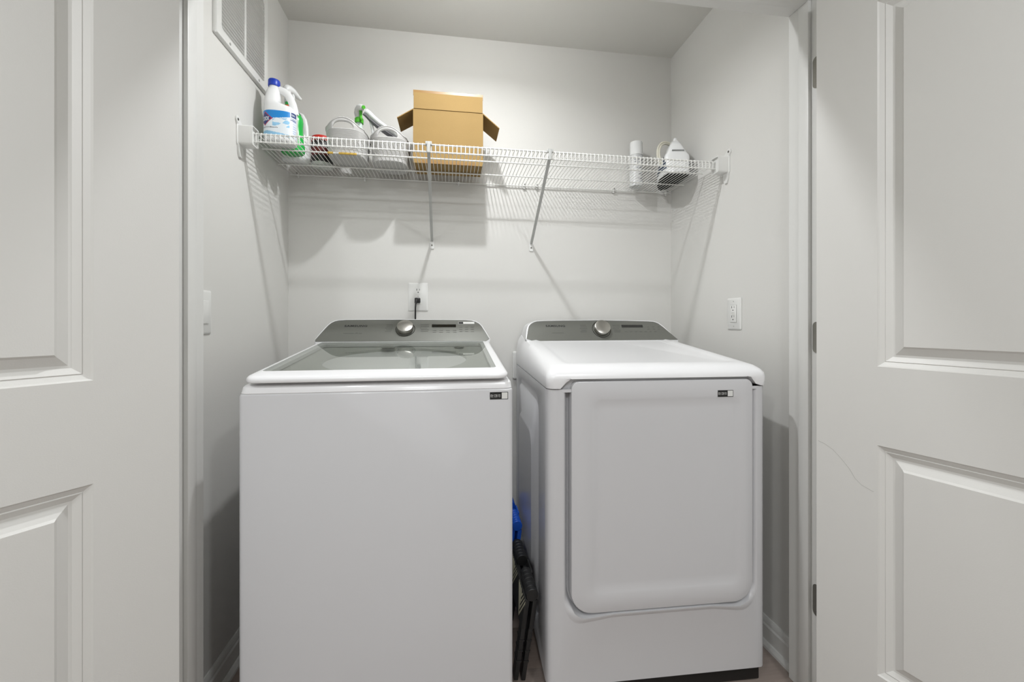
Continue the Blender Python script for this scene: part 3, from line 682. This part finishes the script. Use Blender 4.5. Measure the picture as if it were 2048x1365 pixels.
# ---- baskets
def basket(loc, label):
    root = thing('storage_basket', label, 'basket', loc, 0, 'ribbed grey shelf baskets')
    N = 96; hb, e = .104, 3.2
    def ring(z, off=0.):
        t = z / .104; rx_ = .066 + (.0755 - .066) * t; ry_ = .078 + (.098 - .078) * t
        return superell(rx_ + off, ry_ + off, e, N)
    phm = .80
    def ph(i):   # angular distance to the front or back middle
        a = 2 * math.pi * i / N; d1 = abs((a - 1.5 * math.pi + math.pi) % (2 * math.pi) - math.pi); d2 = abs((a - .5 * math.pi + math.pi) % (2 * math.pi) - math.pi); return min(d1, d2)
    m = MB(); lp = [[(x * .9, y * .9, 0) for x, y in ring(0)], [(x, y, .003) for x, y in ring(0)], [(x, y, .012) for x, y in ring(.012)]]
    z = .016
    while z < .086:
        for dz, of in ((0, 0), (.0008, .0011), (.0026, .0011), (.0034, 0)): lp.append([(x, y, z + dz) for x, y in ring(z + dz, of)])
        z += .0046
    zb_ = .0905
    rowA = [(x, y, zb_) for x, y in ring(zb_)]
    ox = .038
    def fx(x): return max(0, 1 - (abs(x) / ox) ** 2.6)
    rowB, rowC = [], []
    for i in range(N):
        xx, yy = ring(zb_)[i]; front = abs(yy) > .06
        f_ = fx(xx) if front else 0
        zt_ = zb_ + .0005 + .0215 * f_ ** .6; rim_ = .1005 + (.0265 * max(0, 1 - (abs(xx) / .058) ** 2) ** 1.3 if front else 0) - (.004 if not front else 0)
        if f_ <= 0: zt_ = (zb_ + rim_) / 2
        a = ring(zt_)[i]; rowB.append((a[0], a[1], zt_)); a = ring(rim_, .0012)[i]; rowC.append((a[0], a[1], rim_))
    lp += [rowA, rowB, rowC]; K = len(lp)
    def hole(k, i):
        if k != K - 3: return False
        j = (i + 1) % N
        return all(abs(rowA[q][1]) > .06 and fx(ring(zb_)[q][0]) > .0 for q in (i, j))
    m.loft(lp, True, False, skip=hole)
    o = m.build('basket_body', BASK, root, smooth=50)
    sm = o.modifiers.new('solid', 'SOLIDIFY'); sm.thickness = .0026; sm.offset = 0
    dg = bpy.context.evaluated_depsgraph_get(); me = bpy.data.meshes.new_from_object(o.evaluated_get(dg)); o.modifiers.clear(); o.data = me
    m = MB(); m.tube([(x, y, z) for x, y, z in rowC], .0026, 8, closed=True); m.build('rim', BASK, root, smooth=60)
    m = MB()
    for i in range(N):
        x, y, z = rowC[i]
        if abs(y) > .06 and abs(x) < .034: m.box(x - .0009, x + .0009, y - .0032, y + .0032, z + .0016, z + .0042)
    m.build('grip_ridges', BASK, root)
    return root
b1 = basket((-.406, 1.722, ST + .0014), 'ribbed light grey basket left of the pair, holding a spray bottle')
b2 = copy_tree(b1); b2.location = (-.250, 1.772, ST + .0014); b2['label'] = 'ribbed light grey basket next to the cardboard box'
# spray bottle in the left basket
sb = thing('spray_bottle', 'spray bottle with white and green trigger standing in the left basket', 'bottle', (-.374, 1.752, ST + .0042))
spray_bottle(sb, [(.022, 0), (.027, .004), (.028, .012), (.028, .10), (.025, .125), (.014, .15), (.0125, .156), (.0125, .168)], WHB, GREEND, mat('clear_bottle', '#c6d6cf', .15, coat=.4), R(-60), .9, GREEND, 1.15)
# white tool leaning in the right basket
tl = thing('scrub_brush', 'white long-backed brush with grey underside leaning in the right basket', 'brush', (-.25, 1.775, ST + .0046))
pa = [(-.103, -.012, .222), (-.092, -.012, .214), (-.072, -.012, .193), (-.045, -.012, .170), (-.015, -.011, .150), (.015, -.010, .132), (.034, -.010, .118)]
wd = [.006, .013, .020, .024, .026, .026, .020]
def slabpath(m, off, th):
    lp = []
    for i, p in enumerate(pa):
        p = Vector(p); t = (Vector(pa[min(i + 1, 6)]) - Vector(pa[max(i - 1, 0)])).normalized(); up = Vector((0, 1, 0)).cross(t) * -1
        if up.z < 0: up = -up
        c = p + up * off
        lp.append([c + Vector((0, wd[i] * math.cos(2 * math.pi * k / 16), 0)) + up * th * math.sin(2 * math.pi * k / 16) for k in range(16)])
    return m.loft(lp)
slabpath(MB(), .004, .012).build('brush_back', WHB, tl, smooth=60)
wd = [.003, .009, .015, .019, .021, .021, .015]
slabpath(MB(), -.011, .006).build('brush_pad', mat('brush_grey', '#77767a', .6, bump=.4, bscale=400), tl, smooth=60)
MB().tube([(-.09, -.012, .213), (-.078, -.006, .17), (-.068, .0, .12), (-.055, .004, .06), (-.03, .006, .008)], [.005, .0065, .0065, .0065, .006], 10).build('brush_handle', WHB, tl)
# ------------------------------------------------------------------ cardboard box
cbx = thing('cardboard_box', 'open brown cardboard box with raised flaps in the middle of the shelf', 'box', (-.012, 1.755, ST))
bx0, bx1, by0, by1, bh = -.141, .141, -.064, .064, .2185
th = .003
m = MB(); m.box(bx0, bx1, by0, by1, 0, th)
m.box(bx0, bx1, by0, by0 + th, th, bh); m.box(bx0, bx1, by1 - th, by1, th, bh); m.box(bx0, bx0 + th, by0 + th, by1 - th, th, bh); m.box(bx1 - th, bx1, by0 + th, by1 - th, th, bh)
m.build('carton', CARD, cbx, smooth=0)
def flap(name, a, b, out, L, mt, trim=0.):
    a, b, out = Vector(a), Vector(b), Vector(out).normalized(); al_ = (b - a).normalized()
    nrm = al_.cross(out).normalized() * th
    q = [a, b, b + out * L - al_ * trim, a + out * L + al_ * trim]
    m = MB(); m.loft([q, [p + nrm for p in q]]); return m.build(name, mt, cbx, smooth=0)
ff = flap('flap', (bx0 + .002, by0 + .0005, bh), (bx1 - .002, by0 + .0005, bh), (0, .06, 1), .076, CARD)
m = MB(); m.box(bx0 + .0005, bx1 - .0005, by0 + .0015, by0 + .006, bh + .0555, bh + .0765); lab(m.build('tape_strip', TAPE, ff, smooth=0), 'shiny brown packing tape')
flap('flap', (bx0, by1, bh), (bx0, by0, bh), (-1, 0, -.62), .075, CARDIN, .002)
flap('flap', (bx1, by0, bh), (bx1, by1, bh), (1, 0, -.80), .088, CARDIN, .002)
flap('flap', (bx1 - .002, by1 - .001, bh), (bx0 + .002, by1 - .001, bh), (0, .25, -1), .075, CARD)
MB().box(bx0 + .03, bx1 - .03, by0 - .0006, by0 - .0001, .0, .012).build('tape_strip', TAPE, cbx, smooth=0)
# ------------------------------------------------------------------ spray can
cn = thing('aerosol_can', 'white aerosol can with a white cap near the right shelf end', 'can', (.868, 1.842, ST))
MB().lathe([(.0275, .002), (.0305, 0), (.0312, .003), (.0300, .006), (.0300, .142), (.0285, .148)], 40).build('can_body', mat('can_label', '#cfd0d0', .3, coat=.3, var=.12, vscale=70), cn, smooth=50)
MB().lathe([(.0312, .146), (.0312, .149), (.0296, .151), (.0290, .205), (.0275, .2095), (.02, .2105)], 40).build('cap', WHB, cn, smooth=50)
m = MB()
for k, (z, a0, a1) in enumerate(((.118, 230, 270), (.108, 225, 275), (.098, 235, 262), (.08, 250, 300), (.066, 255, 310), (.05, 260, 312), (.03, 265, 320))):
    m.loft([[(.0304 * math.cos(R(a)), .0304 * math.sin(R(a)), z + dz) for dz in (0, .004)] for a in [a0 + (a1 - a0) * i / 8 for i in range(9)]], False, False, closed=False)
m.build('can_print', mat('can_print', '#8d8e93', .5), cn, smooth=0)
# ------------------------------------------------------------------ iron (local y = towards the tip)
ir = thing('clothes_iron', 'white and navy clothes iron with cord wound round it at the right end', 'iron', (.978, 1.668, ST), R(-9))
def irs(s, w, tip, z, y0=0.):
    out = []
    L = tip
    half = [(w * .92, 0), (w, .02 * s), (w, .07 * s), (w * .88, .12 * s), (w * .62, .165 * s), (w * .3, .198 * s), (0.0, .212 * s)]
    for x, y in half: out.append((x, y * L + y0, z))
    for x, y in reversed(half[:-1]): out.append((-x, y * L + y0, z))
    return out
MB().loft([irs(1, .050, 1, 0), irs(1, .053, 1, .003), irs(1, .053, 1, .008)]).build('soleplate', SOLE, ir)
MB().loft([irs(1, .054, 1, .008), irs(1, .056, 1.0, .014), irs(1, .055, .98, .03)]).build('skirt', WHB, ir, smooth=50)
MB().loft([irs(1, .0555, .98, .030), irs(1, .056, .95, .058), irs(1, .048, .84, .088, .004), irs(1, .036, .70, .110, .010), irs(1, .024, .55, .122, .016)]).build('water_tank', NAVY, ir, smooth=50)
# heel tower: tapering towards the top, leaning slightly
m = MB(); lp = []
for z, w_, d_, cy in ((.010, .047, .020, .004), (.04, .049, .022, .006), (.078, .0535, .022, .010), (.090, .052, .022, .013), (.102, .043, .022, .016), (.118, .035, .020, .021), (.138, .027, .018, .026), (.152, .018, .015, .029), (.158, .010, .009, .031)):
    lp.append([(x, y, z) for x, y in superell(w_, d_, 3.4, 36, 0, cy)])
m.loft(lp); hl = m.build('heel', WHB, ir, smooth=50)
MB().loft([[(x, -.0185 + (z - .1) * .32 + .012, z) for x, z in ((-.027, .1045), (.027, .1045), (.0255, .110), (-.0255, .110))], [(x, -.0185 + (z - .1) * .32 + .0085, z) for x, z in ((-.027, .1045), (.027, .1045), (.0255, .110), (-.0255, .110))]]).build('name_strip', mat('name_strip', '#8d8f8e', .5), hl, smooth=0)
MB().tube([(0, .022, .15), (0, .05, .158), (0, .09, .150), (0, .125, .122), (0, .14, .092), (0, .142, .07)], [.013, .0125, .012, .012, .013, .016], 16).build('handle', WHB, ir, smooth=60)
MB().lathe([(.007, .155), (.0085, .163), (.0085, .170), (.006, .176), (.002, .178)], 20, (.002, .035, 0)).build('dial_knob', WHB, ir)
# cord wound round heel and handle
pts = []
for k in range(61):
    a = 2 * math.pi * k / 30 - .4; g = .92 if k < 30 else 1.05
    g = .86 + .26 * k / 60
    pts.append((-.014 + .056 * g * math.cos(a) - .012 * math.sin(a), .056 + .022 * math.cos(a) + .006 * k / 60, .098 + .070 * g * math.sin(a)))
MB().tube(pts, .0046, 8).build('power_cord', CORD, ir, smooth=60)

# ------------------------------------------------------------------ wall things
def plate(root, w_, h_, d=.0055):
    """wall plate lying in x-z, facing -y"""
    m = MB(); m.loft([[(x, 0, z) for x, z in rr(-w_ / 2, w_ / 2, -h_ / 2, h_ / 2, .005, 5)], [(x, -d * .5, z) for x, z in rr(-w_ / 2, w_ / 2, -h_ / 2, h_ / 2, .005, 5)], [(x, -d, z) for x, z in rr(-w_ / 2 + .005, w_ / 2 - .005, -h_ / 2 + .005, h_ / 2 - .005, .004, 5)]])
    return m.build('wall_plate', PLAST, root, smooth=45)
def slots(m, cz, d, sc=1.):
    for x0, x1, z0, z1 in ((-.0075, -.0052, .002, .0105), (.0052, .0072, .003, .0100)):
        m.box(x0 * sc, x1 * sc, -d - .0004, -d + .001, cz + z0 * sc, cz + z1 * sc)
    m.prism([(.0024 * sc * math.cos(R(k * 30)), -d - .0004, cz + -.0055 * sc + .0024 * sc * math.sin(R(k * 30))) for k in range(12)], (0, .001, 0))
ou = thing('duplex_outlet', 'white duplex outlet with a black plug on the back wall', 'outlet', (-.149, YB - .0005, 1.223))
plate(ou, .088, .127)
for cz in (.025, -.021):
    m = MB(); lp = []
    for d in (.005, .0068):
        l = []
        for k in range(32):
            a = 2 * math.pi * k / 32; l.append((.0172 * math.cos(a), -d, cz + max(-.0135, min(.0135, .0172 * math.sin(a)))))
        lp.append(l)
    m.loft(lp); rc = m.build('receptacle', PLAST, ou, smooth=45)
    m = MB(); slots(m, cz + .0005, .0068); m.build('slots', HOLE, rc, smooth=0)
m = MB(); m.lathe([(.003, 0), (.003, .001)], 12); m.xf(Matrix.Translation((0, -.0055, .002)) @ Matrix.Rotation(R(90), 4, 'X')); m.build('screw', mat('white_screw', '#c4c4c0', .4), ou)
pc = thing('power_cord', 'black power cord plugged into the back wall outlet above the washer', 'cord', (-.151, YB - .0075, 1.205))
m = MB(); m.box(-.0125, .0125, -.018, 0, -.011, .0125, .004); m.tube([(-.002, -.014, .003), (-.004, -.022, -.002), (-.006, -.025, -.012)], [.0085, .0075, .006], 12); m.build('plug', BLACK, pc, smooth=50)
MB().tube([(-.0055, -.024, -.004), (-.006, -.026, -.012), (-.0075, -.0265, -.03), (-.008, -.026, -.07), (-.008, -.026, -.12), (-.006, -.026, -.25), (-.003, -.026, -.5)], .0037, 10).build('cable', BLACK, pc, smooth=60)
gf = thing('gfci_outlet', 'white decorator outlet on the right closet wall', 'outlet', (XR - .0005, 1.437, 1.141), R(-90))
plate(gf, .078, .122)
m = MB(); m.box(-.0172, .0172, -.0062, -.004, -.034, .034); m.build('outlet_gap', mat('plate_gap', '#8f8f8b', .7), gf, smooth=0)
m = MB(); m.box(-.0164, .0164, -.0078, -.005, -.0332, .0332, .0012); rc = m.build('receptacle', PLAST, gf)
m = MB(); slots(m, .019, .0078); slots(m, -.017, .0078); m.build('slots', HOLE, rc, smooth=0)
m = MB(); m.box(-.008, .008, -.0086, -.007, .0015, .0055, .0006); m.box(-.008, .008, -.0086, -.007, -.0050, -.0010, .0006); m.build('test_buttons', mat('button_white', '#cfcfcb', .45), rc)
for z in (.048, -.048):
    m = MB(); m.lathe([(.0026, 0), (.0026, .001)], 12); m.xf(Matrix.Translation((0, -.0055, z)) @ Matrix.Rotation(R(90), 4, 'X')); m.build('screw', mat('white_screw', '#c4c4c0', .4), gf)
sw = thing('light_switch', 'white switch plate at the left closet wall, half hidden by the jamb', 'switch', (XL + .0005, 1.282, 1.1375), R(90))
plate(sw, .07, .125)
m = MB(); m.box(-.0165, .0165, -.0088, -.004, -.033, .033, .0015); m.build('rocker', PLAST, sw)
bxo = thing('wall_box', 'white plastic supply box on the back wall beside the dryer', 'wall box', (.318, YB - .0005, .908))
m = MB(); m.loft([[(x, 0, z) for x, z in rr(-.036, .07, -.064, .064, .008, 5)], [(x, -.014, z) for x, z in rr(-.036, .07, -.064, .064, .008, 5)], [(x, -.017, z) for x, z in rr(-.032, .066, -.060, .060, .006, 5)]]); m.build('box_cover', PLAST, bxo, smooth=45)
# ------------------------------------------------------------------ vent grille on the left wall (local x along +Y of the room)
vg = thing('air_vent', 'white louvred return air grille high on the left closet wall', 'vent', (XL + .0005, 1.502, 2.15), R(90))
vw, vh = .348, .36
m = MB()
def vr(i, d, r): return [(x, -d, z) for x, z in rr(-vw / 2 + i, vw / 2 - i, -vh / 2 + i, vh / 2 - i, r, 4)]
m.loft([vr(0, 0, .004), vr(0, .006, .004), vr(.004, .011, .004), vr(.027, .012, .012), vr(.031, .010, .012), vr(.031, .0006, .012)], False, False)
m.build('frame', PLAST, vg, smooth=40)
m = MB(); m.box(-.0065, .0065, -.0115, -.0006, -vh / 2 + .03, vh / 2 - .03, .001); m.build('mullion', PLAST, vg)
MB().box(-vw / 2 + .03, vw / 2 - .03, -.0012, -.0004, -vh / 2 + .03, vh / 2 - .03).build('duct_dark', mat('duct_dark', '#34332f', .9), vg)
z = -vh / 2 + .035; s0 = None
while z < vh / 2 - .034:
    for cx in (-.075, .075):
        if s0 is None:
            hw = .0685
            s0 = MB().loft([[(x, y, zz) for y, zz in ((-.0015, -.0046), (-.0098, .0028), (-.0108, .0028), (-.0108, .0050), (-.0098, .0050), (-.0098, .0036), (-.0015, -.0038))] for x in (-hw, hw)]).build('slat', mat('slat_white', '#d2d2ce', .4), vg, smooth=0); s0.location = (cx, 0, z)
        else: link_copy(s0, vg, (cx, 0, z))
    z += .0118
for x in (-.098, .098):
    for z in (-vh / 2 + .0135, vh / 2 - .0135):
        m = MB(); m.lathe([(.004, 0), (.004, .0012), (.002, .002)], 12); m.xf(Matrix.Translation((x, -.0115, z)) @ Matrix.Rotation(R(90), 4, 'X')); m.build('screw', mat('vent_screw', '#a8a8a4', .4), vg)

# ------------------------------------------------------------------ folded step stools between the machines (local: x thickness, y along, z up)
def stool(loc, ry, mt, label, h, L):
    root = thing('folding_step_stool', label, 'step stool', loc); root.rotation_euler = (0, ry, 0)
    # two ribbed hinge barrels along the top edge with the carry slot between them
    for a0, a1 in ((0, .40 * L), (.62 * L, L)):
        m = MB(); prof = [(.008, a0)]; nseg = 6
        for k in range(nseg):
            a, b = a0 + k / nseg * (a1 - a0), a0 + (k + 1) / nseg * (a1 - a0)
            prof += [(.0178, a + .0006), (.0192, a + .0022), (.0192, b - .0022), (.0178, b - .0006)]
        m.lathe(prof + [(.008, a1)], 24); m.xf(Matrix.Translation((.0, -L / 2, h)) @ Matrix.Rotation(R(-90), 4, 'X')); m.build('hinge_barrel', mt, root, smooth=30)
    zb0 = h * .60
    tp = []
    for sx in (-1, 1):
        m = MB(); m.box(sx * .0125 - .0075, sx * .0125 + .0075, -L / 2 + .004, L / 2 - .004, zb0, h - .016, .002); tp.append(m.build('tread_panel', mt, root))
    # nested chevrons on the face towards the washer
    m = MB(); X = -.0203; hw_ = L / 4 - .02; slope = .072 / hw_; ztop = h - .024
    for c in (-1, 1):
        yc = c * L / 4 - .022
        for k in range(4):
            ap = zb0 + .008 + k * .019; wk = min(hw_, (ztop - ap) / slope)
            for sg in (-1, 1):
                q = [(yc, ap), (yc + sg * wk, ap + slope * wk), (yc + sg * wk, ap + slope * wk + .0095), (yc, ap + .0095)]
                q = [(y, min(z, ztop + .006)) for y, z in q]
                m.loft([[(X, y, z) for y, z in q], [(X - .0006, y, z) for y, z in q]])
    cv = m.build('grip_chevrons', CREAM if mt is STBLK else mat('pale_blue_print', '#9db7dd', .6), tp[0], smooth=0); cv['kind'] = 'stuff'
    # legs
    for sx in (-1, 1):
        for y0, y1 in ((-L / 2 + .006, -L / 2 + .04), (L / 2 - .04, L / 2 - .006)):
            m = MB(); cx = sx * .0115
            m.box(cx - .007, cx + .007, y0, y1, .002, h * .62, .002)
            for k in range(3): m.box(cx - .0082, cx + .0082, y0 - .0012, y1 + .0012, h * (.22 + .12 * k), h * (.22 + .12 * k) + .004)
            m.build('leg', mt, root)
    m = MB(); m.box(.0150, .0215, -L * .16, L * .10, h - .045, h + .012, .003); m.build('latch', mt, root)
stool((.2070, 1.388, .004), R(8.5), STBLK, 'black folded step stool with cream chevrons standing between the machines', .266, .30)
stool((.2075, 1.685, .004), R(7.5), STBLUE, 'blue folded step stool behind the black one, between the machines', .325, .27)

# ------------------------------------------------------------------ closet and hall lamps, plus added hall fill lights (above the frame)
cl = thing('ceiling_lampholder', 'white porcelain lampholder on the closet ceiling', 'lamp', (.06, 1.26, ZC - .0005))
MB().lathe([(.056, 0), (.056, -.012), (.044, -.022), (.026, -.032), (.024, -.036), (.012, -.036)], 32).build('lamp_base', PLAST, cl)
for nm, (x, y, r) in (('a', (.75, -.36, .07)), ('b', (-.75, -.36, .07)), ('c', (-.15, -1.3, .225))):  # a is the right hall lamp; b and c dress the added fills
    t = thing('downlight_and_fill', {'a': 'small round downlight in the hall ceiling, right', 'b': 'small round fill light added to the hall ceiling, left', 'c': 'wide round fill light added at the rear of the hall'}[nm], 'lamp', (x, y, ZC - .0005))
    MB().lathe([(r + .03, 0), (r + .03, -.003), (r + .006, -.008), (r + .002, -.004), (r + .002, 0)], 40, cap0=False, cap1=False).build('trim_ring', PLAST, t)
    MB().lathe([(r + .002, -.003), (.001, -.003)], 40, cap0=False).build('diffuser', mat('diffuser_white', '#e8e8e6', .6), t)
